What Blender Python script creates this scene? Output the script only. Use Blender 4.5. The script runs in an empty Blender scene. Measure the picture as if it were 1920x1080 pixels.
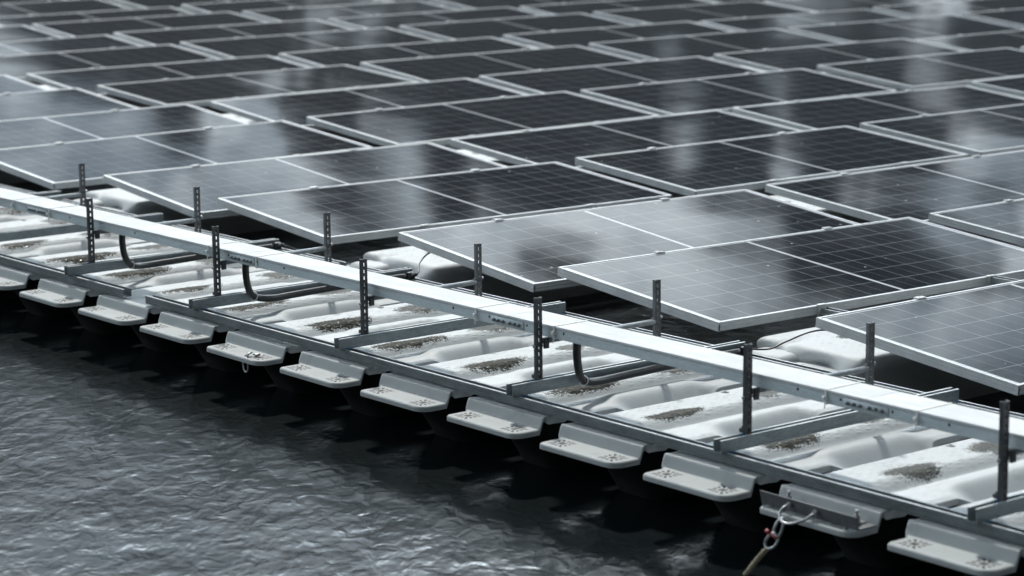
import bpy, bmesh, math, random
from mathutils import Vector, Matrix, noise as mnoise
random.seed(7)
sc=bpy.context.scene
col=sc.collection
PI=math.pi
# ------------------------------------------------------------------ helpers
class MB:
    """collects shapes, builds ONE mesh object"""
    def __init__(s): s.v=[];s.f=[];s.m=[];s.sm=[]
    def add(s,vs,fs,mi=0,smooth=False):
        o=len(s.v); s.v+= [tuple(p) for p in vs]
        for f in fs: s.f.append([i+o for i in f]); s.m.append(mi); s.sm.append(smooth)
    def box(s,x0,x1,y0,y1,z0,z1,mi=0):
        vs=[(x,y,z) for z in(z0,z1) for y in(y0,y1) for x in(x0,x1)]
        s.add(vs,[(0,2,3,1),(4,5,7,6),(0,1,5,4),(2,6,7,3),(0,4,6,2),(1,3,7,5)],mi)
    def bbox(s,x0,x1,y0,y1,z0,z1,b=.002,seg=2,mi=0,smooth=True):
        bm=bmesh.new(); bmesh.ops.create_cube(bm,size=1)
        for v in bm.verts: v.co=Vector(((x0+x1)/2+v.co.x*(x1-x0),(y0+y1)/2+v.co.y*(y1-y0),(z0+z1)/2+v.co.z*(z1-z0)))
        bmesh.ops.bevel(bm,geom=bm.edges[:],offset=b,segments=seg,affect='EDGES',profile=.5)
        bm.verts.index_update()
        s.add([v.co[:] for v in bm.verts],[[v.index for v in f.verts] for f in bm.faces],mi,smooth); bm.free()
    def prism(s,prof,axis,a,b,mi=0):
        """closed polygon profile extruded along axis 'x' (prof=(y,z)) or 'y' (prof=(x,z))"""
        n=len(prof)
        g=(lambda t,p:(t,p[0],p[1])) if axis=='x' else (lambda t,p:(p[0],t,p[1]))
        vs=[g(a,p) for p in prof]+[g(b,p) for p in prof]
        fs=[(i,(i+1)%n,n+(i+1)%n,n+i) for i in range(n)]
        s.add(vs,fs,mi); s.add(vs,[tuple(range(n)),tuple(range(2*n-1,n-1,-1))],mi)
    def cyl(s,p,q,r,n=10,mi=0,r2=None,smooth=True):
        p=Vector(p);q=Vector(q);d=(q-p).normalized()
        a=d.orthogonal().normalized();b=d.cross(a);r2=r if r2 is None else r2
        vs=[p+(a*math.cos(t)+b*math.sin(t))*r for t in [2*PI*i/n for i in range(n)]]
        vs+=[q+(a*math.cos(t)+b*math.sin(t))*r2 for t in [2*PI*i/n for i in range(n)]]
        s.add(vs,[(i,(i+1)%n,n+(i+1)%n,n+i) for i in range(n)],mi,smooth)
        s.add(vs,[tuple(range(n-1,-1,-1)),tuple(range(n,2*n))],mi)
    def tube(s,pts,r,n=10,mi=0,sub=6,closed=False):
        P=[Vector(p) for p in pts]; C=[]
        m=len(P)
        rng=range(m) if closed else range(m-1)
        for i in rng:
            if closed: p0,p1,p2,p3=P[i-1],P[i],P[(i+1)%m],P[(i+2)%m]
            else: p0=P[max(i-1,0)];p1=P[i];p2=P[i+1];p3=P[min(i+2,m-1)]
            for k in range(sub):
                t=k/sub
                C.append(.5*((2*p1)+(p2-p0)*t+(2*p0-5*p1+4*p2-p3)*t*t+(3*p1-p0-3*p2+p3)*t**3))
        if not closed: C.append(P[-1])
        N=len(C); vs=[]; a=None
        for i in range(N):
            d=((C[(i+1)%N]-C[i-1]) if closed else (C[min(i+1,N-1)]-C[max(i-1,0)])).normalized()
            if a is None: a=d.orthogonal().normalized()
            else: a=(a-d*a.dot(d)).normalized()
            b=d.cross(a)
            vs+=[C[i]+(a*math.cos(2*PI*k/n)+b*math.sin(2*PI*k/n))*r for k in range(n)]
        fs=[]
        for i in range(N if closed else N-1):
            j=(i+1)%N
            fs+=[(i*n+k,i*n+(k+1)%n,j*n+(k+1)%n,j*n+k) for k in range(n)]
        s.add(vs,fs,mi,True)
        if not closed: s.add(vs,[tuple(range(n-1,-1,-1)),tuple(range((N-1)*n,N*n))],mi)
    def build(s,name,mats,parent=None,shade=None):
        me=bpy.data.meshes.new(name); me.from_pydata(s.v,[],s.f)
        if not isinstance(mats,(list,tuple)): mats=[mats]
        for m in mats: me.materials.append(m)
        me.polygons.foreach_set('material_index',s.m)
        me.polygons.foreach_set('use_smooth',s.sm)
        bm=bmesh.new(); bm.from_mesh(me); bmesh.ops.remove_doubles(bm,verts=bm.verts,dist=1e-6)
        bmesh.ops.recalc_face_normals(bm,faces=bm.faces[:]); bm.to_mesh(me); bm.free()
        me.update()
        o=bpy.data.objects.new(name,me); col.objects.link(o)
        if parent is not None: o.parent=parent
        return o
def tag(o,label,cat,group=None):
    o['label']=label; o['category']=cat
    if group: o['group']=group
    return o
def thing(name,label,cat,loc=(0,0,0),group=None):
    o=bpy.data.objects.new(name,None); o.empty_display_size=.1; col.objects.link(o); o.location=loc
    return tag(o,label,cat,group)
def children(o): return [c for c in bpy.data.objects if c.parent==o]
def dup(root,loc=None,label=None,skip=()):
    r=root.copy(); col.objects.link(r)
    if loc is not None: r.location=loc
    if label: r['label']=label
    for ch in KIDS[root.name]:
        if ch.name.split('.')[0] in skip: continue
        c=ch.copy(); col.objects.link(c); c.parent=r
        for g in KIDS.get(ch.name,[]):
            d=g.copy(); col.objects.link(d); d.parent=c
    return r
KIDS={}
def index(root):
    KIDS[root.name]=children(root)
    for c in KIDS[root.name]: KIDS[c.name]=children(c)
ORD=['zeroth','first','second','third','fourth','fifth','sixth','seventh','eighth','ninth','tenth','eleventh','twelfth','thirteenth','fourteenth','fifteenth','sixteenth','seventeenth','eighteenth','nineteenth','twentieth']
# ------------------------------------------------------------------ materials
class NT:
    def __init__(s,nt): s.nt=nt
    def n(s,t,**k):
        x=s.nt.nodes.new(t)
        for a,b in k.items():
            if a[0]=='_': x.inputs[a[1:].replace('_',' ')].default_value=b
            else: setattr(x,a,b)
        return x
    def l(s,a,b): s.nt.links.new(a,b)
    def val(s,x,sock):
        if hasattr(x,'is_linked') or hasattr(x,'links'): s.l(x,sock)
        else: sock.default_value=x
    def math(s,op,a,b=0.,c=0.,clamp=False):
        m=s.nt.nodes.new('ShaderNodeMath'); m.operation=op; m.use_clamp=clamp
        for i,x in enumerate((a,b,c)): s.val(x,m.inputs[i])
        return m.outputs[0]
    def mix(s,f,a,b):
        m=s.nt.nodes.new('ShaderNodeMix'); m.data_type='RGBA'
        s.val(f,m.inputs[0])
        for i,x in ((6,a),(7,b)):
            if isinstance(x,(tuple,list)): m.inputs[i].default_value=(*x[:3],1)
            else: s.l(x,m.inputs[i])
        return m.outputs[2]
    def ss(s,x,a,b):
        m=s.nt.nodes.new('ShaderNodeMapRange'); m.interpolation_type='SMOOTHSTEP'
        s.val(x,m.inputs[0]); m.inputs[1].default_value=a; m.inputs[2].default_value=b; return m.outputs[0]
    def noise(s,vec,scale,detail=3.,rough=.5,dist=0.):
        m=s.n('ShaderNodeTexNoise'); m.inputs['Scale'].default_value=scale; m.inputs['Detail'].default_value=detail
        m.inputs['Roughness'].default_value=rough; m.inputs['Distortion'].default_value=dist
        if vec is not None: s.l(vec,m.inputs['Vector'])
        return m.outputs[0]
    def map(s,vec,sc=(1,1,1),loc=(0,0,0)):
        m=s.n('ShaderNodeMapping'); m.inputs['Scale'].default_value=sc; m.inputs['Location'].default_value=loc
        s.l(vec,m.inputs['Vector']); return m.outputs[0]
def mat(name,color=(.5,.5,.5),rough=.5,metal=0.,spec=.5):
    m=bpy.data.materials.new(name); m.use_nodes=True
    b=m.node_tree.nodes['Principled BSDF']
    b.inputs['Base Color'].default_value=(*color,1); b.inputs['Roughness'].default_value=rough
    b.inputs['Metallic'].default_value=metal; b.inputs['Specular IOR Level'].default_value=spec
    return m,NT(m.node_tree),b
def worn(name,c1,c2,rough=.45,metal=0.,scale=20.,bump=.0,bscale=200.,stretch=(1,1,1)):
    m,N,b=mat(name,c1,rough,metal)
    tc=N.n('ShaderNodeTexCoord').outputs['Object']
    oi=N.n('ShaderNodeObjectInfo')
    v=N.n('ShaderNodeVectorMath',operation='ADD'); N.l(N.map(tc,stretch),v.inputs[0])
    cb=N.n('ShaderNodeVectorMath',operation='SCALE'); N.l(oi.outputs['Location'],cb.inputs[0]); cb.inputs['Scale'].default_value=.37; N.l(cb.outputs[0],v.inputs[1])
    n=N.noise(v.outputs[0],scale,5.,.62)
    cc_=N.mix(N.ss(n,.35,.7),c1,c2)
    if name.startswith('galv'):
        vo=N.n('ShaderNodeTexVoronoi',feature='F1'); vo.inputs['Scale'].default_value=150.; N.l(v.outputs[0],vo.inputs['Vector'])
        sx=N.n('ShaderNodeSeparateColor'); N.l(vo.outputs['Color'],sx.inputs[0])
        cc_=N.mix(N.math('MULTIPLY',sx.outputs[0],.20),cc_,tuple(q*1.7 for q in c2))
        st=N.math('MULTIPLY',N.ss(N.noise(v.outputs[0],4.,6.,.7),.56,.72),.45)
        cc_=N.mix(st,cc_,tuple(q*.45 for q in c1))
    N.l(cc_,b.inputs['Base Color'])
    r=N.math('MULTIPLY_ADD',n,.3,rough-.12); N.l(r,b.inputs['Roughness'])
    if bump:
        bp=N.n('ShaderNodeBump'); bp.inputs['Strength'].default_value=bump; bp.inputs['Distance'].default_value=.001
        N.l(N.noise(v.outputs[0],bscale,2.),bp.inputs['Height']); N.l(bp.outputs[0],b.inputs['Normal'])
    return m
M={}
M['rail']=worn('galvanised_rail',(.10,.12,.125),(.165,.19,.198),.38,.3,18,stretch=(.4,1,1))
M['cross']=worn('galvanised_crossrail',(.16,.19,.20),(.24,.275,.29),.36,.3,18,stretch=(1,.4,1))
M['post']=worn('dark_zinc_post',(.045,.048,.052),(.075,.08,.085),.42,.4,25)
M['bpost']=worn('grey_zinc_post',(.10,.105,.11),(.15,.155,.16),.42,.4,25)
M['tray']=worn('galvanised_tray',(.46,.52,.54),(.55,.61,.63),.5,.1,9,stretch=(.5,1,2))
M['cover']=worn('pale_tray_cover',(.56,.58,.59),(.69,.705,.715),.75,.0,7,stretch=(.8,2,1)); M['cover'].node_tree.nodes['Principled BSDF'].inputs['Specular IOR Level'].default_value=.2
M['lip_glint']=worn('zinc_lip_glint',(.42,.46,.48),(.60,.63,.65),.4,.1,14)  # backlit highlight on the rail lips, painted in as a paler zinc
M['bright']=worn('bright_steel',(.30,.31,.32),(.45,.46,.46),.35,.7,40)
M['bolt']=worn('bolt_steel',(.18,.19,.2),(.32,.33,.34),.35,.7,60)
M['alu']=worn('anodised_frame',(.42,.44,.45),(.52,.54,.55),.42,.15,8)
M['arm']=worn('arm_steel',(.24,.26,.27),(.34,.36,.37),.4,.4,30)
M['tie']=worn('white_nylon',(.75,.77,.75),(.82,.82,.8),.5,0,30)
M['rubber']=worn('black_conduit',(.010,.011,.012),(.018,.019,.02),.38,0,40)
M['blue']=worn('blue_nylon',(.02,.16,.34),(.02,.2,.42),.4,0,40)
M['red']=worn('red_paint',(.22,.008,.015),(.30,.012,.02),.35,0,60)
M['rope']=worn('old_rope',(.20,.17,.115),(.34,.30,.22),.8,0,120,.6,300)
M['hole']=mat('hole_dark',(.006,.006,.007),.7)[0]
M['backsheet']=worn('white_backsheet',(.55,.56,.58),(.62,.63,.64),.6,0,8)
M['hull']=worn('float_hull',(.007,.008,.008),(.018,.020,.020),.8,0,6)
M['hull'].node_tree.nodes['Principled BSDF'].inputs['Specular IOR Level'].default_value=.2

# float plastic (lugs, panel floats)
def plastic(name,stains=(),tread=None,lug=None,base=(.46,.48,.485),dirt=(.31,.325,.325)):
    m,N,b=mat(name,base,.42)
    tc=N.n('ShaderNodeTexCoord').outputs['Object']
    oi=N.n('ShaderNodeObjectInfo')
    off=N.n('ShaderNodeVectorMath',operation='SCALE'); N.l(oi.outputs['Location'],off.inputs[0]); off.inputs['Scale'].default_value=1.73
    v=N.n('ShaderNodeVectorMath',operation='ADD'); N.l(tc,v.inputs[0]); N.l(off.outputs[0],v.inputs[1]); v=v.outputs[0]
    n1=N.noise(v,6.,6.,.65)
    n2=N.noise(v,45.,4.,.6)
    d=N.math('MULTIPLY',N.ss(n1,.46,.74),N.ss(n2,.3,.7))
    c=N.mix(N.math('MULTIPLY',d,.8),base,dirt)
    # fine specks of grime
    vo=N.n('ShaderNodeTexVoronoi',feature='F1'); vo.inputs['Scale'].default_value=95.; N.l(v,vo.inputs['Vector'])
    sp=N.math('MULTIPLY',N.math('SUBTRACT',1.,N.ss(vo.outputs['Distance'],.07,.13)),N.ss(N.noise(v,9.,3.),.5,.62))
    c=N.mix(N.math('MULTIPLY',sp,.4),c,(.16,.15,.12))
    sep=N.n('ShaderNodeSeparateXYZ'); N.l(tc,sep.inputs[0]); X,Y,Z=sep.outputs
    rough=N.math('MULTIPLY_ADD',n2,.22,.50); kk=None
    hgt=N.math('MULTIPLY',n2,.12)
    if tread:
        x0,x1,y0,y1=tread
        # raised anti-slip dashes
        wv=N.map(tc,(46,34,0)); 
        br=N.n('ShaderNodeTexVoronoi',feature='F1'); br.inputs['Scale'].default_value=1.; br.inputs['Randomness'].default_value=.35
        rot=N.n('ShaderNodeMapping'); rot.inputs['Scale'].default_value=(60,26,0); rot.inputs['Rotation'].default_value=(0,0,.5); N.l(tc,rot.inputs['Vector'])
        N.l(rot.outputs[0],br.inputs['Vector'])
        dash=N.math('SUBTRACT',1.,N.ss(br.outputs['Distance'],.2,.42))
        inside=N.math('MULTIPLY',N.math('MULTIPLY',N.ss(X,x0,x0+.02),N.math('SUBTRACT',1.,N.ss(X,x1-.02,x1))),N.math('MULTIPLY',N.ss(Y,y0,y0+.02),N.math('SUBTRACT',1.,N.ss(Y,y1-.02,y1))))
        dash=N.math('MULTIPLY',dash,inside)
        hgt=N.math('ADD',hgt,dash)
        vis=N.math('MULTIPLY',dash,N.ss(N.noise(v,14.,3.),.42,.6))
        c=N.mix(N.math('MULTIPLY',vis,.42),c,(.30,.32,.33))
    rnd=oi.outputs['Random']
    for si,(sx,sy,rx,ry,amt) in enumerate(stains):
        rv=N.math('FRACT',N.math('MULTIPLY',rnd,37.3+si*11.7)); rw=N.math('FRACT',N.math('MULTIPLY',rnd,91.1+si*5.3))
        sy=N.math('MULTIPLY_ADD',rv,.07,sy-.035); ry=N.math('MULTIPLY_ADD',rw,ry*.6,ry*.55); rx=N.math('MULTIPLY_ADD',rv,rx*.5,rx*.6); amt=N.math('MULTIPLY_ADD',N.ss(rw,.1,.6),amt*.10,amt*.90)
        ns=N.noise(v,16.,5.,.7)
        wob=N.math('MULTIPLY',N.math('SUBTRACT',ns,.5),1.3)
        ex=N.math('DIVIDE',N.math('SUBTRACT',X,sx),rx); ey=N.math('DIVIDE',N.math('SUBTRACT',Y,sy),ry)
        r=N.math('SQRT',N.math('ADD',N.math('MULTIPLY',ex,ex),N.math('MULTIPLY',ey,ey)))
        r=N.math('ADD',r,wob)
        pebble=N.n('ShaderNodeTexVoronoi',feature='F1'); pebble.inputs['Scale'].default_value=130.; N.l(v,pebble.inputs['Vector'])
        r=N.math('ADD',r,N.math('MULTIPLY',N.math('SUBTRACT',pebble.outputs['Distance'],.45),.6))
        k=N.math('MULTIPLY',N.math('SUBTRACT',1.,N.ss(r,.88,1.22)),amt)
        k2=N.math('MULTIPLY',N.math('SUBTRACT',1.,N.ss(r,1.0,2.1)),.03)
        c=N.mix(k2,c,(.30,.28,.20))
        sc=N.mix(N.ss(N.noise(v,60.,4.,.7),.42,.66),(.006,.006,.003),(.050,.044,.020))
        c=N.mix(k,c,sc)
        kk=k if kk is None else N.math('MAXIMUM',kk,k)
    if lug:
        for (lx,ly) in lug:
            ex=N.math('SUBTRACT',X,lx); ey=N.math('SUBTRACT',Y,ly)
            r=N.math('SQRT',N.math('ADD',N.math('MULTIPLY',ex,ex),N.math('MULTIPLY',ey,ey)))
            an=N.math('ARCTAN2',ey,ex)
            cell=N.math('FRACT',N.math('MULTIPLY_ADD',an,12/(2*PI),6.25))
            slot=N.math('MULTIPLY',N.math('GREATER_THAN',cell,.28),N.math('LESS_THAN',cell,.78))
            ring=N.math('MULTIPLY',N.ss(r,.0195,.0210),N.math('SUBTRACT',1.,N.ss(N.math('MAXIMUM',N.math('ABSOLUTE',ex),N.math('ABSOLUTE',ey)),.033,.035)))
            cen=N.math('MULTIPLY',N.math('LESS_THAN',N.math('ABSOLUTE',ex),.012),N.math('LESS_THAN',N.math('ABSOLUTE',ey),.012))
            k=N.math('MAXIMUM',N.math('MULTIPLY',slot,ring),cen)
            c=N.mix(k,c,(.02,.022,.022)); hgt=N.math('SUBTRACT',hgt,N.math('MULTIPLY',k,3.))
    if kk is not None:
        wet=N.ss(N.noise(v,120.,2.),.60,.68)
        rough=N.math('SUBTRACT',rough,N.math('MULTIPLY',N.math('MULTIPLY',kk,wet),.40))
        N.l(N.math('MULTIPLY_ADD',N.math('MULTIPLY',kk,N.math('SUBTRACT',1.,wet)),-.28,.32),b.inputs['Specular IOR Level'])
    else: b.inputs['Specular IOR Level'].default_value=.32
    N.l(c,b.inputs['Base Color']); N.l(rough,b.inputs['Roughness'])
    bp=N.n('ShaderNodeBump'); bp.inputs['Strength'].default_value=.55; bp.inputs['Distance'].default_value=.0022
    N.l(hgt,bp.inputs['Height']); N.l(bp.outputs[0],b.inputs['Normal'])
    return m
# deck object coordinates: u across (X), v along (Y)
M['deck']=plastic('float_deck',stains=[(.108,.265,.030,.085,1.),(.105,.655,.026,.05,.8)],tread=(.0,.225,.05,.80))
M['deckwet']=plastic('float_deck_wet',stains=[(.17,.22,.05,.16,1.),(.15,.62,.06,.10,.9)],tread=(.0,.225,.05,.80))
M['lug']=plastic('float_lug',lug=[(.108,-.206),(.345,-.206)],base=(.34,.36,.36),dirt=(.24,.255,.255))
M['pfloat']=plastic('panel_float',stains=[(.05,.40,.035,.045,.9)],tread=(-.08,.28,.22,1.6))

# solar glass
def make_glass():
    m,N,b=mat('solar_cells',(.02,.02,.03),.08)
    tc=N.n('ShaderNodeTexCoord').outputs['Object']
    sep=N.n('ShaderNodeSeparateXYZ'); N.l(tc,sep.inputs[0]); X,Y,Z=sep.outputs
    def lines(co,pitch,w,off=0.):
        f=N.math('FRACT',N.math('ADD',N.math('DIVIDE',co,pitch),off))
        d=N.math('MULTIPLY',N.math('ABSOLUTE',N.math('SUBTRACT',f,.5)),pitch)   # distance from cell centre
        return N.math('GREATER_THAN',d,pitch/2-w/2)
    pw=.85/6; pl=.963/12
    ya=N.math('SUBTRACT',N.math('ABSOLUTE',Y),.0085)
    lx=lines(X,pw,.0030)
    ly=lines(ya,pl*2,.0026)
    ly2=N.math('MULTIPLY',lines(ya,pl,.0018),.45)
    edge=N.math('MAXIMUM',N.math('GREATER_THAN',N.math('ABSOLUTE',X),.4255),N.math('GREATER_THAN',N.math('ABSOLUTE',Y),.972))
    mid=N.math('LESS_THAN',ya,-.0012)
    bus=N.math('MULTIPLY',lines(X,pw/5,.0010,.5),.10)
    k=N.math('MAXIMUM',N.math('MAXIMUM',N.math('MULTIPLY',lx,.75),N.math('MULTIPLY',ly,.75)),N.math('MAXIMUM',ly2,bus))
    # cell to cell tone
    wn=N.n('ShaderNodeTexWhiteNoise',noise_dimensions='3D')
    cv=N.n('ShaderNodeCombineXYZ'); N.l(N.math('FLOOR',N.math('DIVIDE',X,pw)),cv.inputs[0]); N.l(N.math('FLOOR',N.math('DIVIDE',Y,pl)),cv.inputs[1]); N.l(N.n('ShaderNodeObjectInfo').outputs['Random'],cv.inputs[2])
    N.l(cv.outputs[0],wn.inputs['Vector'])
    cell=N.mix(wn.outputs['Value'],(.0035,.0055,.0085),(.0065,.0095,.0135))
    c=N.mix(k,cell,(.33,.36,.39))
    c=N.mix(N.math('MAXIMUM',mid,edge),c,(.62,.64,.66))
    oi=N.n('ShaderNodeObjectInfo')
    off=N.n('ShaderNodeVectorMath',operation='ADD'); N.l(tc,off.inputs[0]); N.l(oi.outputs['Location'],off.inputs[1])
    dust=N.noise(off.outputs[0],5.,6.,.7)
    c=N.mix(N.math('MULTIPLY',N.ss(dust,.45,.8),.022),c,(.5,.5,.48))
    # droppings and grit
    vo=N.n('ShaderNodeTexVoronoi',feature='F1'); vo.inputs['Scale'].default_value=7.; N.l(off.outputs[0],vo.inputs['Vector'])
    spot=N.math('MULTIPLY',N.math('LESS_THAN',vo.outputs['Distance'],.045),.8)
    c=N.mix(spot,c,(.5,.5,.48))
    N.l(c,b.inputs['Base Color'])
    b.inputs['IOR'].default_value=1.42
    N.l(N.math('MULTIPLY_ADD',dust,.07,.015),b.inputs['Roughness'])
    bp=N.n('ShaderNodeBump'); bp.inputs['Strength'].default_value=.5; bp.inputs['Distance'].default_value=.004
    N.l(N.noise(off.outputs[0],1.3,1.),bp.inputs['Height']); N.l(bp.outputs[0],b.inputs['Normal'])
    return m
M['glass']=make_glass()

def make_water():
    m,N,b=mat('lake_water',(.005,.008,.009),.145)
    b.inputs['IOR'].default_value=1.333
    tc=N.n('ShaderNodeNewGeometry').outputs['Position']
    rot=N.n('ShaderNodeMapping'); rot.inputs['Rotation'].default_value=(0,0,-.9); N.l(tc,rot.inputs['Vector'])
    v=rot.outputs[0]
    a=N.noise(N.map(v,(1,.5,1)),6.0,2.,.5,.3)
    c=N.noise(N.map(v,(1,.55,1)),18.,2.,.5,.4)
    d=N.noise(N.map(v,(1,.8,1)),36.,2.,.5,.2)
    h=N.math('ADD',N.math('MULTIPLY',a,WV[0]),N.math('ADD',N.math('MULTIPLY',c,WV[1]),N.math('MULTIPLY',d,WV[2])))
    bp=N.n('ShaderNodeBump'); bp.inputs['Strength'].default_value=1.; bp.inputs['Distance'].default_value=1.
    N.l(h,bp.inputs['Height']); N.l(bp.outputs[0],b.inputs['Normal'])
    return m
WV=(.0060,.0033,.0005)
M['water']=make_water()
# ------------------------------------------------------------------ water
w=MB(); S=90; n=30
w.add([(-S,-S,0),(S,-S,0),(S,S,0),(-S,S,0)],[(0,1,2,3)])
wo=w.build('water',M['water']); wo['kind']='structure'
# ------------------------------------------------------------------ walkway floats
def sst(x,a,b):
    t=min(1,max(0,(x-a)/(b-a))); return t*t*(3-2*t)
PIT=.479
def zf(u,v):
    plate=.2035; shelf=.186
    z=plate+(shelf-plate)*sst(u,.180,.232)-.011*math.exp(-((u-.240)/.016)**2)*sst(v,-.02,.06)
    win=sst(v,.150,.235)*(1-sst(v,.53,.63))
    # second moulded ridge, with end faces
    z+=(win*.75+.25*sst(v,.0,.05))*.019*sst(u,.262,.325)
    z-=win*.060*sst(u,.345,.450)**1.1
    z-=(1-win)*.006*sst(u,.39,.418)
    z-=.017*(1-sst(u,-.01,.045))*sst(v,-.07,.0)
    z-=.0035*math.exp(-((u-.108)/.035)**2-((v-.265)/.10)**2)
    top=.197
    f=sst(v,-.06,.045); z=top+(z-top)*f if v>-.12 else top
    lip=.161
    z=lip+(z-lip)*sst(v,-.157,-.137)
    return z
def surf(v0,v1,nu,nv,th,lug=False):
    top=[]
    for j in range(nv+1):
        v=v0+(v1-v0)*j/nv
        k=1-sst(v,-.10,-.05)
        wn=sst(v,.155,.175)*(1-sst(v,.56,.60)); lo=.026*k+.022*(1-sst(v,-.170,-.150)); hi=.418+.032*wn-.010*k
        lo0,hi0=lo,hi
        d=v+.258
        for r,sd in ((.022,0),(.045,1)):
            if d<r:
                q=r-math.sqrt(max(0,r*r-(r-max(d,0))**2))
                if sd: hi-=q
                else: lo+=q
        for i in range(nu+1):
            u=lo+(hi-lo)*i/nu
            z=zf(u,v)
            if lug and v<-.155:
                e=min(u-lo,hi-u,v+.258)
                z-=.006*(1-min(1,max(0,e)/.007))**2
            elif v<-.06 and v>-.13:
                e=min(u-lo,hi-u); z-=.006*(1-min(1,max(0,e)/.010))**2
            top.append((u,v,z))
    n=nu+1;m=nv+1;N=n*m
    bot=[(x,y,z-th) for x,y,z in top]
    F=[(j*n+i,j*n+i+1,(j+1)*n+i+1,(j+1)*n+i) for j in range(nv) for i in range(nu)]
    B=[tuple(N+k for k in reversed(f)) for f in F]
    E=[]
    for j in range(nv): E+=[(j*n,(j+1)*n,N+(j+1)*n,N+j*n),(j*n+nu,N+j*n+nu,N+(j+1)*n+nu,(j+1)*n+nu)]
    for i in range(nu): E+=[(i,N+i,N+i+1,i+1),(nv*n+i,nv*n+i+1,N+nv*n+i+1,N+nv*n+i)]
    mb=MB(); mb.add(top+bot,F+B,0,True); mb.add(top+bot,E,0,False); return mb
def make_float():
    t=thing('walkway_float','x','float',(0,0,0),'grey floats carrying the walkway')
    surf(-.130,.955,60,110,.018).build('deck',M['deck'],t)
    surf(-.258,-.130,64,44,.011,True).build('coupling_lug',M['lug'],t)
    h=MB()
    # moulded hull, tapering down into the water
    sec=[(-.12,.15,.32,.03,.80),(-.02,.14,.33,-.02,.86),(.09,.125,.345,-.085,.90),(.145,.10,.36,-.10,.92),(.158,.04,.37,-.09,.92)]
    vs=[];k=16
    for (z,a,b_,c,d) in sec:
        r=.05
        cs=[(b_-r,c+r,-PI/2),(b_-r,d-r,0),(a+r,d-r,PI/2),(a+r,c+r,PI)]
        for (cx,cy,st) in cs:
            for q in range(4):
                an=st+q*(PI/2)/3; vs.append((cx+r*math.cos(an),cy+r*math.sin(an),z))
    fs=[(l*k+i,l*k+(i+1)%k,(l+1)*k+(i+1)%k,(l+1)*k+i) for l in range(4) for i in range(k)]
    h.add(vs,fs,0,True); h.build('hull',M['hull'],t)
    p=MB(); p.cyl((.056,.533,.200),(.056,.533,.206),.0135,20,smooth=False); p.cyl((.056,.533,.206),(.056,.533,.2085),.0055,10,smooth=False)
    p.build('drain_plug',M['lug'],t)
    q=MB(); q.cyl((.385,.14,.176),(.385,.14,.1868),.0036,8); q.build('vent_hole',M['hole'],t)
    return t
f0=make_float(); index(f0)
mainx=3.115
js=list(range(-13,6))
moor_j=2; ring_j=-4
for n_,j in enumerate(js):
    x=mainx+PIT*j
    if j==moor_j: lab='pale grey walkway float whose front lug has the mooring plate bolted on'
    elif j==ring_j: lab='pale grey walkway float with a loose metal ring hanging over its lug'
    elif j>moor_j: lab='pale grey walkway float, %s to the right of the one with the mooring plate'%(['','first','second','third'][j-moor_j])
    elif j>ring_j: lab='pale grey walkway float, %s to the left of the one with the mooring plate'%ORD[moor_j-j]
    else: lab='pale grey walkway float, %s to the left of the one with the loose ring'%ORD[ring_j-j]
    loc=(x+random.uniform(-.003,.003),.014+random.uniform(-.004,.004),.0085+random.uniform(-.0015,.0005))
    if n_==0: f=f0; f.location=loc; f['label']=lab; cur=KIDS[f0.name]
    else:
        f=dup(f0,loc,lab); cur=[c for c in bpy.data.objects if c.parent==f]
    f.rotation_euler=(random.uniform(-.004,.003),random.uniform(-.005,.005),random.uniform(-.006,.006))
    if j%2==1 or j%2==-1:
        for c in cur:
            if c.name.startswith('deck'):
                c.data=c.data.copy(); c.data.materials[0]=M['deckwet']
# ------------------------------------------------------------------ rails
def channel(w_,h_,t_=.0028,lip=.006):
    a=w_/2
    return [(-a,0),(a,0),(a,h_),(a-lip,h_),(a-lip,h_-t_),(a-t_,h_-t_),(a-t_,t_),(-a+t_,t_),(-a+t_,h_-t_),(-a+lip,h_-t_),(-a+lip,h_),(-a,h_)]
def ribbed(prof): return prof
def rail(x0,x1,y,lab,grp,extra=True):
    t=thing('steel_rail',lab,'rail',(x0,y,.2135),grp)
    m=MB(); m.prism([(p[0],p[1]) for p in channel(.037,.031)],'x',0,x1-x0)
    # rolled shoulder along the front face
    m.box(0,x1-x0,-.0208,-.0188,.009,.012); m.box(0,x1-x0,-.0208,-.0188,.022,.0305)
    for a_,b_ in ((-.0185,-.0125),(.0125,.0185)): m.box(0,x1-x0,a_,b_,.0311,.0318,1)  # thin strips on the top lips carrying the painted highlight
    m.build('channel',[M['rail'],M['lip_glint']],t)
    return t
rail(-3.3,.420,-.0815,'dark steel channel rail along the float fronts, ending at the open gap','steel rails along the float fronts')
rail(.590,5.75,-.0815,'long dark steel channel rail along the float fronts, right of the gap','steel rails along the float fronts')
rail(-3.3,.50,.898,'dark steel channel rail behind the cable tray in the left part','steel rails along the back of the walkway')
rail(.64,5.75,.898,'dark steel channel rail behind the cable tray in the right part','steel rails along the back of the walkway')
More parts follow.
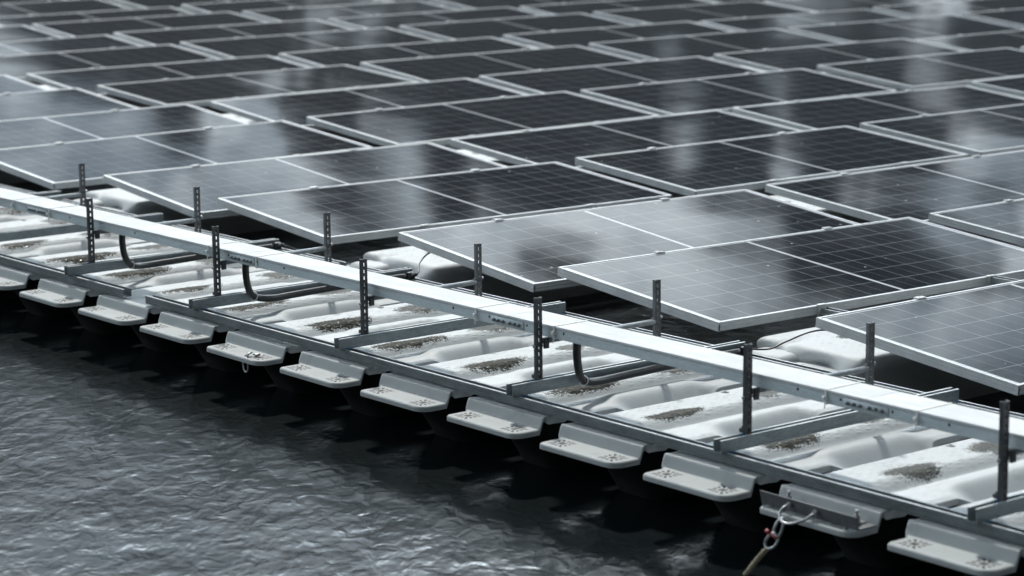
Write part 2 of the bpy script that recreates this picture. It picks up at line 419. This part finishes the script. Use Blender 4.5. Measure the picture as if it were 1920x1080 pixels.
# ------------------------------------------------------------------ crossrails and supports
D=.9583
def make_cross():
    t=thing('cross_rail','x','rail',(0,0,.2455),'cross rails lying over the walkway')
    m=MB(); m.prism(channel(.033,.038,.0026,.007),'y',-.12,.905)
    m.box(.0163,.0182,-.12,.905,.004,.0075); m.box(.0163,.0182,-.12,.905,.030,.0378)
    for a_,b_ in ((-.0165,-.0095),(.0095,.0165)): m.box(a_,b_,-.12,.905,.0381,.0388,1)  # painted highlight strips along both upper lips
    m.build('channel',[M['cross'],M['lip_glint']],t)
    for (y) in (-.078,.895):
        b=MB(); b.bbox(.0,.022,y-.005,y+.006,-.0028,.0015,.0008,1); b.build('rail_nut',M['blue'],t)
    return t
c0=make_cross(); index(c0)
klab={-3:'hidden far-left cross rail',-2:'cross rail crossing the walkway at the upper left edge'}
for n_,k in enumerate(range(-2,6)):
    lab={-2:'galvanised cross rail under the tray, farthest to the upper left',-1:'galvanised cross rail entering the photo at its left edge'}.get(k,'galvanised cross rail under the tray, %s whole one from the left'%ORD[k+1])
    if k==5: lab='galvanised cross rail at the lower right edge of the photo'
    loc=(k*D,0,.2455)
    if n_==0: c0.location=loc; c0['label']=lab
    else: dup(c0,loc,lab)
def post(mb,x,y,z0,z1,flip=1):
    # slotted channel: web faces +X, flanges run back to -X
    w_=.024; t_=.003; fl=.014
    a=y-w_/2; b=y+w_/2
    xw=x+.006
    mb.box(xw-fl,xw-t_,a,a+t_,z0,z1); mb.box(xw-fl,xw-t_,b-t_,b,z0,z1)
    mb.box(xw-t_,xw,a,y-.0038,z0,z1); mb.box(xw-t_,xw,y+.0038,b,z0,z1)
    z=z0+.006; P=.0236; hl=.0125
    zz=[z0]
    s=z1-.013
    cuts=[]
    while s-hl>z0+.012: cuts.append((s-hl,s)); s-=P
    top=z1
    for (c,d) in cuts:
        mb.box(xw-t_,xw,y-.0038,y+.0038,d,top); top=c
    mb.box(xw-t_,xw,y-.0038,y+.0038,z0,top)
def make_support():
    t=thing('tray_support','x','support',(0,0,.2835),'slotted post supports holding the cable tray')
    z=.2835
    m=MB(); post(m,0,0,.249-z,.551-z); f=m.build('front_post',M['post'],t)
    b=MB(); b.cyl((-.002,-.020,.392-z),(-.002,.03,.392-z),.0030,8); b.cyl((-.002,-.0175,.392-z),(-.002,-.0125,.392-z),.0058,6,smooth=False); b.build('bolt',M['bright'],f)
    m=MB(); post(m,0,.505,.249-z,.551-z); g=m.build('back_post',M['bpost'],t)
    b=MB(); b.cyl((-.002,.485,.422-z),(-.002,.53,.422-z),.0030,8); b.cyl((-.002,.520,.422-z),(-.002,.526,.422-z),.0058,6,smooth=False); b.build('bolt',M['bright'],g)
    m=MB(); m.cyl((.0,.014,.4085-z),(.0,.492,.4105-z),.0092,14); m.build('arm',M['arm'],t)
    m=MB(); m.bbox(.007,.015,.014,.034,.384-z,.4175-z,.0012,1); m.build('arm_bracket',M['post'],t)
    m=MB()
    m.bbox(-.030,-.009,-.006,.012,.2845-z,.2965-z,.001,1); m.cyl((-.020,.002,.297-z),(-.020,.002,.303-z),.005,6,smooth=False)
    m.build('foot_bracket',M['post'],t)
    m=MB(); m.bbox(-.013,-.002,-.018,-.012,.2785-z,.2855-z,.001,1); m.build('foot_nut',M['blue'],t)
    return t
s0=make_support(); index(s0)
for n_,k in enumerate(range(-2,6)):
    lab={-2:'slotted tray support whose posts stand past the upper left edge',-1:'slotted tray support at the left edge with only its back post in view'}.get(k,'pair of slotted posts holding the tray, %s pair from the left'%ORD[k+1])
    if k==5: lab='pair of slotted posts holding the tray at the right edge of the photo'
    loc=(k*D,0,.2835)
    if n_==0: s0.location=loc; s0['label']=lab; sx_=s0
    else: sx_=dup(s0,loc,lab)
    sx_.rotation_euler=(random.uniform(-.006,.006),random.uniform(-.010,.010),random.uniform(-.02,.02))
# ------------------------------------------------------------------ cable tray sections
bounds=[-2.09,-.505,1.09,2.68,4.272,5.86]
tienote={0:[],1:[-.718,-.398,.853],2:[1.187,2.515],3:[2.92,4.119],4:[4.462]}
tlabs=['pale covered cable tray section running out at the left edge','pale covered cable tray section between the first and second bolted joints',
 'pale covered cable tray section between the second and third bolted joints','pale covered cable tray section between the third and fourth bolted joints','pale covered cable tray section right of the last bolted joint']
for i in range(5):
    x0,x1=bounds[i],bounds[i+1]
    t=thing('cable_tray',tlabs[i],'cable tray',(x0,.0975,.42),'sections of the covered cable tray')
    Lx=x1-x0
    m=MB(); hy=.0655
    m.prism([(-hy,0),(hy,0),(hy,.0372),(-hy,.0372),(-hy,.0335),(-hy+.0015,.0335),(-hy+.0015,.0300),(-hy,.0300)],'x',.0006,Lx-.0006)
    hx=.30-.02
    hs=[x0+d for d in ()]
    for hxw in (-.229,.30,1.369,2.387,2.963,4.005,4.575):
        if x0<hxw<x1:
            m.cyl((hxw-x0,-hy-.0006,.022),(hxw-x0,-hy+.001,.022),.0045,10,mi=1)
    for e in (0,Lx):
        s_=1 if e==0 else -1
        m.cyl((e+s_*.098,-hy-.0006,.021),(e+s_*.098,-hy+.001,.021),.0042,8,mi=1)
    m.build('tray_body',[M['tray'],M['hole']],t)
    c=MB(); nseg=max(1,int(Lx/.8)); 
    # cover with a folded lip
    c.prism([(-hy-.0035,.0335),(-hy-.0022,.0335),(-hy-.0022,.0378),(hy+.0022,.0378),(hy+.0022,.0335),(hy+.0035,.0335),(hy+.0035,.0405),(-hy-.0035,.0405)],'x',.0012,Lx-.0012)
    c.build('cover',M['cover'],t)
    # splice plate at the right joint
    if i<4:
        s_=MB(); s_.bbox(Lx-.086,Lx+.083,-hy-.0032,-hy-.0007,.0035,.0295,.0006,1); sp=s_.build('splice_plate',M['tray'],t)
        for q in range(6):
            bx=Lx-.066+q*.0235+(.012 if q>2 else 0)
            b=MB(); b.cyl((bx,-hy-.0032,.0165),(bx,-hy-.0075,.0165),.0062,6,smooth=False); b.cyl((bx,-hy-.0075,.0165),(bx,-hy-.015,.0165),.0030,8)
            b.build('bolt',M['bolt'],sp)
        cs=MB(); cs.box(Lx-.0009,Lx+.0009,-hy-.0030,hy+.003,.0405,.0409)
    for xx in tienote[i]:
        d=xx-x0; z=MB(); r=.0022; e=.0052
        pr=[(-hy-e,-.002),(hy+e,-.002),(hy+e,.0425),(-hy-e,.0425)]
        w2=.0035
        z.box(d-w2,d+w2,-hy-e,-hy-e+.0012,-.002,.0425); z.box(d-w2,d+w2,hy+e-.0012,hy+e,-.002,.0425)
        z.box(d-w2,d+w2,-hy-e+.0012,hy+e-.0012,.0411,.0425); z.box(d-w2,d+w2,-hy-e+.0012,hy+e-.0012,-.002,-.0008)
        if round(xx*100)%2==0 or xx in(.853,4.462): z.bbox(d-.007,d+.006,-hy-e-.008,-hy-e+.0003,.012,.024,.0015,1); z.cyl((d,-hy-e-.002,.015),(d+.004,-hy-e-.006,-.012),.0018,6)
        z.build('cable_tie',M['tie'],t)
# ------------------------------------------------------------------ conduits and cables
cl={0:'black corrugated conduit dropping from the tray, leftmost of them',1:'black corrugated conduit dropping beside the second post pair',3:'black corrugated conduit dropping beside the fourth post pair',5:'black corrugated conduit at the right edge of the photo'}
CY={0:(.115,),1:(.088,),3:(.10,),5:(.07,)}
for k in (0,1,3,5):
    x=k*D; dx={0:.125,1:.085,3:.105,5:.08}[k]
    t=thing('conduit',cl[k],'conduit',(x,0,0),'black conduits dropping from the tray')
    m=MB(); pts=[(dx,.075,.425),(dx-.003,.075,.375),(dx-.012,.090,.315),(dx-.035,.130,.272),(.052,.205,.2555),(.040,.33,.2545),(.036,.55,.2575),(.036,.86,.2585)]
    m.tube(pts,.0135,12,sub=10)
    m.build('hose',M['rubber'],t)
    # rings of the corrugation
    z=MB(); a=Vector((dx-.035,.130,.272)); dr=Vector((-.3,.75,-.35)).normalized(); aa=dr.orthogonal().normalized(); bb=dr.cross(aa)
    z.tube([a+(aa*math.cos(q*PI/4)+bb*math.sin(q*PI/4))*.0158 for q in range(8)],.0016,6,sub=3,closed=True)
    z.cyl(a+Vector((.0,-.01,.014)),a+Vector((-.004,-.020,.034)),.0012,6); z.build('cable_tie',M['tie'],t)
    e=MB(); e.cyl((.036,.86,.2585),(.036,.895,.260),.0165,12); e.cyl((.036,.895,.260),(.036,.915,.261),.011,12,r2=.006); e.build('end_gland',M['rubber'],t)
def cable(pts,lab):
    m=MB(); m.tube(pts,.0032,8,sub=8); o=m.build('power_cable',M['rubber']); return tag(o,lab,'cable','thin black cables to the panels')
cable([(3*D+.036,.912,.261),(3*D+.08,.96,.262),(3*D+.10,1.02,.283),(3.035,1.12,.318),(3.10,1.3,.29)],'thin black cable sagging from a conduit end to the corner of a panel at right')
cable([(1*D+.036,.912,.261),(1*D-.0,.95,.262),(.90,1.0,.285),(.83,1.10,.305),(.74,1.25,.292),(.72,1.4,.29)],'thin black cable curving over the white float under a middle panel')
cable([(0*D+.036,.912,.261),(.06,.97,.235),(.04,1.05,.225),(.0,1.2,.24),(-.1,1.4,.25)],'thin black cable leaving the leftmost conduit behind the tray')
# ------------------------------------------------------------------ solar panels
ADJ_SRC=0
ADJ={(0,-3):(-0.0034,-0.0151,-0.0059,0.0014,-0.0017,-0.0026),(0,-2):(-0.0116,-0.0205,-0.0010,0.0029,-0.0003,-0.0005),(0,-1):(-0.0223,-0.0029,-0.0154,0.0041,0.0040,-0.0071),(0,0):(0.0057,-0.0112,-0.0061,0.0005,-0.0059,0.0057),(0,1):(0.0099,-0.0070,-0.0016,-0.0120,-0.0063,-0.0073),(0,2):(0.0403,-0.0268,0.0040,0.0013,-0.0086,0.0178),(0,3):(0.0183,-0.0169,-0.0023,0.0106,-0.0102,0.0065),(0,4):(-0.0080,-0.0046,0.0084,0.0059,-0.0022,0.0096),(1,-7):(0.0163,0.0316,0.0007,-0.0042,0.0001,0.0004),(1,-6):(0.0203,0.0374,0.0015,-0.0052,0.0004,0.0008),(1,-5):(0.0155,0.0187,-0.0058,-0.0033,-0.0017,-0.0025),(1,-4):(0.0094,0.0233,-0.0022,0.0056,-0.0024,-0.0009),(1,-3):(-0.0917,0.0497,0.0002,-0.0104,0.0019,-0.0266),(1,-2):(-0.0012,0.0015,0.0044,-0.0018,0.0014,0.0020),(1,-1):(-0.0137,0.0177,-0.0045,0.0134,0.0003,0.0017),(1,0):(0.0023,0.0038,-0.0039,0.0069,0.0003,-0.0017),(1,1):(0.0469,-0.0272,0.0029,0.0100,-0.0018,-0.0029),(1,2):(0.0005,0.0050,0.0030,-0.0002,-0.0009,0.0013),(1,3):(-0.0028,-0.0122,-0.0066,0.0004,0.0019,-0.0029),(2,-7):(-0.0041,-0.0052,0.0022,-0.0003,-0.0006,0.0009),(2,-6):(-0.0096,-0.0081,0.0084,-0.0016,-0.0014,0.0037),(2,-5):(-0.0036,-0.0106,-0.0002,-0.0043,0.0004,-0.0001),(2,-4):(0.0002,-0.0082,0.0027,-0.0119,0.0011,0.0012),(2,-3):(0.0024,-0.0037,0.0033,-0.0126,-0.0010,0.0015),(2,-2):(-0.0150,-0.0097,0.0100,-0.0028,0.0006,0.0043),(2,-1):(-0.0478,0.0275,-0.0099,0.0005,0.0011,0.0047),(2,0):(0.0157,-0.0119,-0.0053,-0.0337,-0.0027,-0.0023),(2,1):(-0.0060,-0.0081,-0.0021,-0.0003,0.0006,-0.0009),(3,-6):(-0.0052,-0.0040,0.0037,-0.0005,-0.0011,0.0016),(3,-5):(-0.0061,-0.0052,0.0032,-0.0005,-0.0009,0.0014),(3,-4):(-0.0069,-0.0012,0.0077,-0.0009,-0.0022,0.0033),(3,-3):(-0.0006,0.0051,0.0060,-0.0004,-0.0017,0.0026),(3,-2):(-0.0068,0.0044,0.0121,-0.0012,-0.0034,0.0053),(3,-1):(-0.0043,0.0024,0.0068,-0.0008,-0.0020,0.0030)}
W=.8875; L=2.0; dz=.079; Wx=math.sqrt(W*W-dz*dz); th=math.asin(dz/W)
PA,PB,PX,SG,ZH=1.0352,1.3907,-1.798,2.1298,.355
def pbase(r,i):
    return PX+(i//2)*(PA+PB)+(PA if i%2 else 0),1.09+r*SG
def make_panel():
    t=thing('solar_panel','x','solar panel',(0,0,0),'solar panels of the floating array')
    fw=.0105; fh=.034
    fr=MB()
    g=.0012
    def prof(s):   # outward side is +; ridged outer face
        return [(0,0),(0,-.007),(-g,-.0078),(-g,-.0125),(0,-.0133),(0,-.0195),(-g,-.0203),(-g,-.0255),(0,-.0263),(0,-fh),(-.028,-fh),(-.028,-fh+.002),(-.0025,-fh+.002),(-.0025,-.007),(-fw,-.007),(-fw,0)]
    P=prof(1)
    fr.prism([(W/2+p[0],p[1]) for p in P],'y',-L/2+fw,L/2-fw); fr.prism([(-W/2-p[0],p[1]) for p in P],'y',-L/2+fw,L/2-fw)
    fr.prism([(L/2+p[0],p[1]) for p in P],'x',-W/2,W/2); fr.prism([(-L/2-p[0],p[1]) for p in P],'x',-W/2,W/2)
    fr.build('frame',M['alu'],t)
    gl=MB(); gl.box(-W/2+fw-.0005,W/2-fw+.0005,-L/2+fw-.0005,L/2-fw+.0005,-.0062,-.0022); gl.build('glass',M['glass'],t)
    bs=MB(); bs.box(-W/2+.014,W/2-.014,-L/2+.014,L/2-.014,-.0095,-.0072); bs.build('backsheet',M['backsheet'],t)
    for y in (-.47,.49):
        c=MB(); c.bbox(-W/2-.010,-W/2+.010,y-.022,y+.022,.0006,.0042,.001,1); c.bbox(-W/2-.0135,-W/2-.0012,y-.022,y+.022,-.040,.0042,.001,1)
        c.build('clamp',M['alu'],t)
        c=MB(); c.bbox(W/2-.008,W/2+.010,y-.022,y+.022,.0006,.0042,.001,1); c.bbox(W/2+.0012,W/2+.0045,y-.022,y+.022,-.052,.0042,.0008,1)
        c.bbox(W/2+.0045,W/2+.042,y-.018,y+.018,-.030,-.026,.0008,1); c.bbox(W/2+.038,W/2+.042,y-.018,y+.018,-.052,-.030,.0008,1)
        c.cyl((W/2+.024,y,-.026),(W/2+.024,y,-.010),.0035,8); c.cyl((W/2+.024,y,-.026),(W/2+.024,y,-.020),.007,6,smooth=False)
        c.build('clamp',M['alu'],t)
    return t
VIS={0:range(-5,6),1:range(-9,5),2:range(-12,3),3:range(-12,1),4:range(-11,0),5:range(-10,-1),6:range(-8,-2)}
def place(o,r,i):
    x,y=pbase(r,i)
    a=ADJ.get((r,i))
    if a is None:
        rr=random.Random(r*100+i); a=(rr.gauss(0,.006),rr.gauss(0,.008),rr.gauss(0,.004),rr.gauss(0,.004),rr.gauss(0,.0018),rr.gauss(0,.004))
    o.location=(x+Wx/2+a[0],y+1+a[1],ZH-dz/2+a[2])
    o.rotation_euler=(Matrix.Rotation(a[3],3,'Z')@Matrix.Rotation(a[4],3,'X')@Matrix.Rotation(a[5]+th,3,'Y')).to_euler('XYZ')
p0=make_panel(); index(p0)
special={(0,3):'large pale-reflecting solar panel beside the fourth pair of posts, with a bracket on its lower edge'}
first=True
for r in VIS:
    lst=[i for i in VIS[r]]
    for q,i in enumerate(lst):
        lab='solar panel, %s from the left in the %s'%(ORD[q+1],['row next to the walkway','second row from the walkway','third row from the walkway','fourth row from the walkway','fifth row from the walkway','sixth row from the walkway','farthest row'][r])
        if first: o=p0; o['label']=lab; first=False
        else: o=dup(p0,None,lab)
        place(o,r,i)
# ------------------------------------------------------------------ support beams under the panels
def make_beam():
    o=MB(); o.prism(channel(.04,.032),'x',0,PA+PB-.05); 
    o=o.build('support_beam',M['arm']); tag(o,'x','beam','beams under the solar panels'); return o
b0=make_beam(); fb=True
for r in range(0,3):
    for k in range(-2+(-3 if r else 0),3-r):
        for yy in (.53,1.49):
            x,y=pbase(r,2*k)
            lab='steel beam under the %s panel pair, %s part, in the %s row'%(['far','leftmost','left','middle','right','far right','last'][min(6,max(0,k+3))],'near' if yy<1 else 'rear',['first','second','third'][r])
            if fb: o=b0; fb=False
            else: o=b0.copy(); col.objects.link(o)
            o['label']=lab; o.location=(x-.25,y+yy,.232 if 1 else 0)
# ------------------------------------------------------------------ floats under the panels
def make_pfloat():
    t=thing('panel_float','x','float',(0,0,0),'white floats under the solar panels')
    bm=bmesh.new(); bmesh.ops.create_cube(bm,size=1)
    for v in bm.verts:
        x=-.17 if v.co.x<0 else .38; y=.15 if v.co.y<0 else 1.78
        if v.co.z<0:
            x+= .03 if v.co.x<0 else -.03; y+= .03 if v.co.y<0 else -.03
        v.co=Vector((x,y,-.12 if v.co.z<0 else .222))
    bmesh.ops.bevel(bm,geom=bm.edges[:],offset=.045,segments=4,affect='EDGES',profile=.55)
    bmesh.ops.subdivide_edges(bm,edges=[e for e in bm.edges if e.calc_length()>.12],cuts=18,use_grid_fill=True)
    for v in bm.verts:
        p=v.co
        # moulded flutes in the front wall and a hollow in the top
        if p.y<.23 and p.z<.205:
            fl=math.sin((p.x+.17)/.55*PI*4.)
            p.y+=.030*fl*sst(.21-p.z,0,.05)
        if p.z>.19: p.z-=.004*math.exp(-((p.x-.05)/.06)**2-((p.y-.40)/.06)**2)+.016*math.exp(-((p.x+.02)/.022)**2)*(1-sst(p.y,.20,.34))
    bm.verts.index_update(); m=MB(); m.add([v.co[:] for v in bm.verts],[[v.index for v in f.verts] for f in bm.faces],0,True); bm.free()
    m.build('float_body',M['pfloat'],t)
    m=MB(); m.bbox(-.13,.09,.045,.22,-.06,.196,.045,5); m.build('coupling_block',M['pfloat'],t)
    m=MB(); m.bbox(-.20,-.10,-.035,.17,.150,.172,.006,2); m.build('coupling_lug',M['pfloat'],t)
    m=MB(); m.bbox(.08,.31,-.045,.17,.150,.172,.006,2); m.build('coupling_lug',M['pfloat'],t)
    for (x,y) in ((-.165,.01),(.15,.012),(.215,.02)):
        m=MB(); m.cyl((x,y,.172),(x,y,.188),.013,6,smooth=False); m.cyl((x,y,.188),(x,y,.203),.0085,10); m.build('coupling_bolt',M['bolt'],t)
    return t
pf0=make_pfloat(); index(pf0); ff=True
for r in range(0,5):
    ks={0:range(-3,3),1:range(-5,2),2:range(-6,1),3:range(-6,0),4:range(-5,-1)}[r]
    for k in ks:
        loc=(.37+2.4255*k,1.035+SG*r,random.uniform(-.002,.002))
        lab='white plastic float under the panels, %s from the left in the %s row'%(ORD[k-ks[0]+1],ORD[r+1])
        if ff: pf0.location=loc; pf0['label']=lab; ff=False
        else: dup(pf0,loc,lab)
# ------------------------------------------------------------------ mooring plate, shackle, rope
mx=mainx+PIT*moor_j
t=thing('mooring_plate','angled dark steel mooring plate bolted across a float lug at lower right','bracket',(mx+.034,-.207,.168))
m=MB()
m.add([(0,0,-.004),(.368,0,-.004),(.368,-.010,.040),(0,-.010,.040),(0,.004,-.004),(.368,.004,-.004),(.368,-.006,.040),(0,-.006,.040)],[(0,1,2,3),(4,7,6,5),(0,4,5,1),(3,2,6,7),(0,3,7,4),(1,5,6,2)])
m.box(.0,.368,.0045,.075,.0015,.0050)
m.build('angle_bar',M['bpost'],t)
for bx in (.060,.318):
    b=MB(); b.bbox(bx-.02,bx+.02,.028,.066,.0055,.0085,.0008,1); b.cyl((bx,.045,.0085),(bx,.045,.020),.0095,6,smooth=False); b.cyl((bx,.045,.020),(bx,.045,.028),.0078,6,smooth=False); b.cyl((bx,.045,.028),(bx,.045,.042),.0045,10); b.build('anchor_bolt',M['bright'],t)
u=MB(); u.tube([(.118,.0,.022),(.117,-.030,.020),(.120,-.050,.006),(.140,-.064,-.008),(.170,-.062,-.010),(.205,-.042,.004),(.216,-.02,.018),(.218,.0,.021)],.0038,10,sub=6)
for bx,bz in ((.118,.022),(.218,.021)):
    u.cyl((bx,-.008,bz),(bx,-.018,bz),.0095,6,smooth=False)
u.build('u_bolt',M['bright'],t)
ox,oy,oz=mx+.034,-.207,.168
t=thing('shackle','galvanised shackle with a red pin linking the mooring rope to the plate','shackle',(ox+.132,oy-.062,oz-.032))
s_=MB(); s_.tube([(.008,.006,.034),(.016,.0,.018),(.012,-.006,-.010),(.0,-.010,-.030),(-.014,-.012,-.022),(-.016,-.008,.0),(-.006,.002,.026)],.0052,10,sub=6,closed=True)
s_.tube([(-.010,-.016,-.014),(-.030,-.022,-.030),(-.040,-.026,-.052),(-.024,-.030,-.066),(.0,-.026,-.056),(.010,-.018,-.032)],.0050,10,sub=6,closed=True)
s_.build('shackle_bow',M['bright'],t); t.scale=(.85,.85,.85)
s_=MB(); s_.cyl((-.040,-.022,-.010),(-.022,-.022,-.0165),.0070,12); s_.cyl((-.014,-.022,-.020),(.012,-.020,-.028),.0045,8); s_.build('shackle_pin',M['red'],t)
rp=MB(); rx,ry,rz=ox+.132-.024,oy-.062-.028,oz-.032-.060
base=[Vector((rx,ry,rz)),Vector((rx-.025,ry-.012,rz-.035)),Vector((rx-.055,ry-.030,rz-.085)),Vector((rx-.09,ry-.05,-.06))]
for ph in (0,2*PI/3,4*PI/3):
    pts=[]
    for q in range(40):
        f_=q/39*3; i_=min(2,int(f_)); tt=f_-i_; p=base[i_].lerp(base[i_+1],tt)
        pts.append(p+Vector((math.cos(q*.9+ph),math.sin(q*.9+ph),0))*.0036)
    rp.tube(pts,.0056,7,sub=2)
tag(rp.build('mooring_rope',M['rope']),'frayed brown mooring rope running down into the dark water at lower right','rope')
rx=mainx+PIT*ring_j
rg=MB(); q0=Vector((rx+.30,-.224,.158))
rg.tube([q0+Vector((.0,.020,.022)),q0+Vector((.012,-.004,.016)),q0+Vector((.022,-.010,-.010)),q0+Vector((.020,-.010,-.036)),q0+Vector((.004,-.010,-.044)),q0+Vector((-.012,-.008,-.026)),q0+Vector((-.014,-.004,.004))],.0036,8,sub=6,closed=True)
rg.bbox(q0.x+.008,q0.x+.034,-.205,-.187,.171,.179,.003,2)
tag(rg.build('metal_ring',M['bright']),'small loose metal ring clipped over the edge of a float lug','ring')
# ------------------------------------------------------------------ world
wd=bpy.data.worlds.new('World'); sc.world=wd; wd.use_nodes=True
nt=wd.node_tree; nt.nodes.clear(); N=NT(nt)
SUN_EL=math.radians(46); SUN_AZ=math.radians(150)     # azimuth measured from +X towards +Y
sky=N.n('ShaderNodeTexSky'); sky.sky_type='NISHITA'; sky.sun_disc=False; sky.sun_elevation=SUN_EL; sky.sun_rotation=PI/2-SUN_AZ
SKX,SKY_=.30,.1
tc=N.n('ShaderNodeTexCoord').outputs['Generated']
sep=N.n('ShaderNodeSeparateXYZ'); N.l(tc,sep.inputs[0]); el=sep.outputs[2]
v=N.map(tc,(1,1,1.35),(SKX,SKY_,.2))
n1=N.noise(v,19.,4.,.58,.5)
n2=N.noise(N.map(tc,(1,1,1),(1.3,.7,.2)),5.,3.,.5,.2)
# cloud base breaks up towards the horizon; solid overcast higher up
ele=N.math('SUBTRACT',el,N.math('MULTIPLY',N.math('SUBTRACT',sep.outputs[1],.5),.10))
r1=N.math('MULTIPLY_ADD',N.ss(ele,.232,.302),.30,-.035)
r2=N.math('MULTIPLY',N.ss(el,.335,.55),.22)
s=N.math('ADD',N.math('ADD',N.math('MULTIPLY_ADD',n1,1.25,-.31),N.math('MULTIPLY',n2,.35)),N.math('ADD',r1,r2))
AZ=N.math('ARCTAN2',sep.outputs[1],N.math('MULTIPLY',sep.outputs[0],-1.)); EL=N.math('ARCSINE',el)
for (a0,e0,sa,se,am) in [(0.4996, 0.2722, 0.0419, 0.014, 0.35), (0.5075, 0.2758, 0.0377, 0.0122, 0.25), (0.5913, 0.2664, 0.0168, 0.014, 0.25), (0.5589, 0.2703, 0.0188, 0.007, -0.3), (0.6194, 0.2614, 0.0188, 0.0087, -0.308), (0.6122, 0.2858, 0.0293, 0.0087, 0.25), (0.6387, 0.2853, 0.0126, 0.0061, -0.325), (0.6554, 0.2762, 0.0168, 0.007, 0.15), (0.6004, 0.2795, 0.0272, 0.0105, 0.22), (0.6248, 0.2807, 0.0105, 0.0061, -0.364), (0.7114, 0.2619, 0.0356, 0.0087, -0.38), (0.6612, 0.269, 0.0084, 0.0105, 0.15), (0.7718, 0.3, 0.0461, 0.0087, 0.25), (0.7004, 0.319, 0.0251, 0.0087, 0.2), (0.7342, 0.325, 0.0136, 0.0061, -0.8), (0.7668, 0.3073, 0.0419, 0.0122, 0.3), (0.8509, 0.2899, 0.023, 0.0122, -0.32), (0.889, 0.3208, 0.0524, 0.0157, 0.3), (0.7391, 0.2607, 0.0188, 0.007, 0.3), (0.7713, 0.2538, 0.0126, 0.0087, 0.15), (0.7924, 0.248, 0.0084, 0.007, -0.3), (0.8111, 0.2563, 0.0105, 0.0087, 0.3), (0.8462, 0.243, 0.0251, 0.0087, -0.3), (0.6423, 0.2644, 0.0168, 0.0061, 0.22), (0.7072, 0.2527, 0.0335, 0.007, -0.3), (0.5872, 0.2633, 0.023, 0.0061, 0.15), (0.6389, 0.2548, 0.0105, 0.007, 0.168), (0.8018, 0.2364, 0.0105, 0.007, 0.15), (0.7699, 0.248, 0.0126, 0.0061, 0.081), (0.7186, 0.2611, 0.0314, 0.0052, -0.3), (0.8968, 0.2468, 0.023, 0.0087, 0.35), (0.5749, 0.21, 0.0105, 0.007, -0.12), (0.5367, 0.2136, 0.0251, 0.007, -0.25), (0.8961, 0.2668, 0.0314, 0.0087, 0.25)]:
    da=N.math('DIVIDE',N.math('SUBTRACT',AZ,a0),sa); de=N.math('DIVIDE',N.math('SUBTRACT',EL,e0),se)
    g=N.math('EXPONENT',N.math('MULTIPLY',N.math('ADD',N.math('MULTIPLY',da,da),N.math('MULTIPLY',de,de)),-1.))
    s=N.math('MULTIPLY_ADD',g,am,s)
mask=N.ss(s,.51,.78)
n3=N.noise(v,22.,4.,.55,.4)
cc=N.mix(N.ss(N.math('MULTIPLY_ADD',n3,.55,N.math('MULTIPLY',n2,.45)),.38,.62),(5.0,5.9,7.0),(20.0,21.0,22.2))
side=N.math('ADD',N.math('MULTIPLY',sep.outputs[0],math.cos(SUN_AZ)),N.math('MULTIPLY',sep.outputs[1],math.sin(SUN_AZ)))
bk=N.math('MULTIPLY_ADD',N.ss(side,-.45,.55),.86,.14)
thin=N.n('ShaderNodeVectorMath',operation='SCALE'); N.l(cc,thin.inputs[0]); N.l(N.math('MULTIPLY',N.math('MULTIPLY',bk,N.math('MULTIPLY_ADD',N.ss(el,.332,.39),6.6,1.)),N.math('SUBTRACT',1.,N.math('MULTIPLY',N.ss(el,.43,.53),.978))),thin.inputs['Scale']); cc=thin.outputs[0]
tint=N.n('ShaderNodeVectorMath',operation='MULTIPLY'); N.l(cc,tint.inputs[0]); N.l(N.mix(N.ss(el,.34,.62),(.945,.995,1.0),(.85,.99,1.05)),tint.inputs[1]); cc=tint.outputs[0]
dark=N.n('ShaderNodeVectorMath',operation='MULTIPLY'); N.l(sky.outputs[0],dark.inputs[0]); dark.inputs[1].default_value=(.10,.095,.085)
c=N.mix(mask,dark.outputs[0],cc)
bg=N.n('ShaderNodeBackground'); bg.inputs['Strength'].default_value=.088; N.l(c,bg.inputs['Color'])
out=N.n('ShaderNodeOutputWorld'); N.l(bg.outputs[0],out.inputs['Surface'])
# ------------------------------------------------------------------ sun
sl=bpy.data.lights.new('sun','SUN'); sl.energy=3.3; sl.angle=math.radians(3.5); sl.color=(1,.985,.95)
so=bpy.data.objects.new('sun',sl); col.objects.link(so)
d=Vector((math.cos(SUN_EL)*math.cos(SUN_AZ),math.cos(SUN_EL)*math.sin(SUN_AZ),math.sin(SUN_EL)))
so.rotation_euler=d.to_track_quat('Z','Y').to_euler()
# ------------------------------------------------------------------ camera
cd=bpy.data.cameras.new('camera'); co=bpy.data.objects.new('camera',cd); col.objects.link(co); sc.camera=co
yaw,pit,rol=.8943,-.1849,-.0093
fwd=Vector((-math.sin(yaw)*math.cos(pit),math.cos(yaw)*math.cos(pit),math.sin(pit)))
right=fwd.cross(Vector((0,0,1))).normalized(); up=right.cross(fwd)
rr=math.cos(rol)*right+math.sin(rol)*up; uu=-math.sin(rol)*right+math.cos(rol)*up
R=Matrix((rr,uu,-fwd)).transposed()
co.matrix_world=Matrix.Translation((8.955,-4.988,2.054))@R.to_4x4()
cd.sensor_width=36; cd.lens=4702.5514*36/1920; cd.clip_start=.1; cd.clip_end=500
cd.dof.use_dof=True; cd.dof.focus_distance=8.9; cd.dof.aperture_fstop=3.3
# ------------------------------------------------------------------ render look
sc.view_settings.view_transform='Standard'; sc.view_settings.look='None'; sc.view_settings.exposure=.12; sc.view_settings.gamma=1
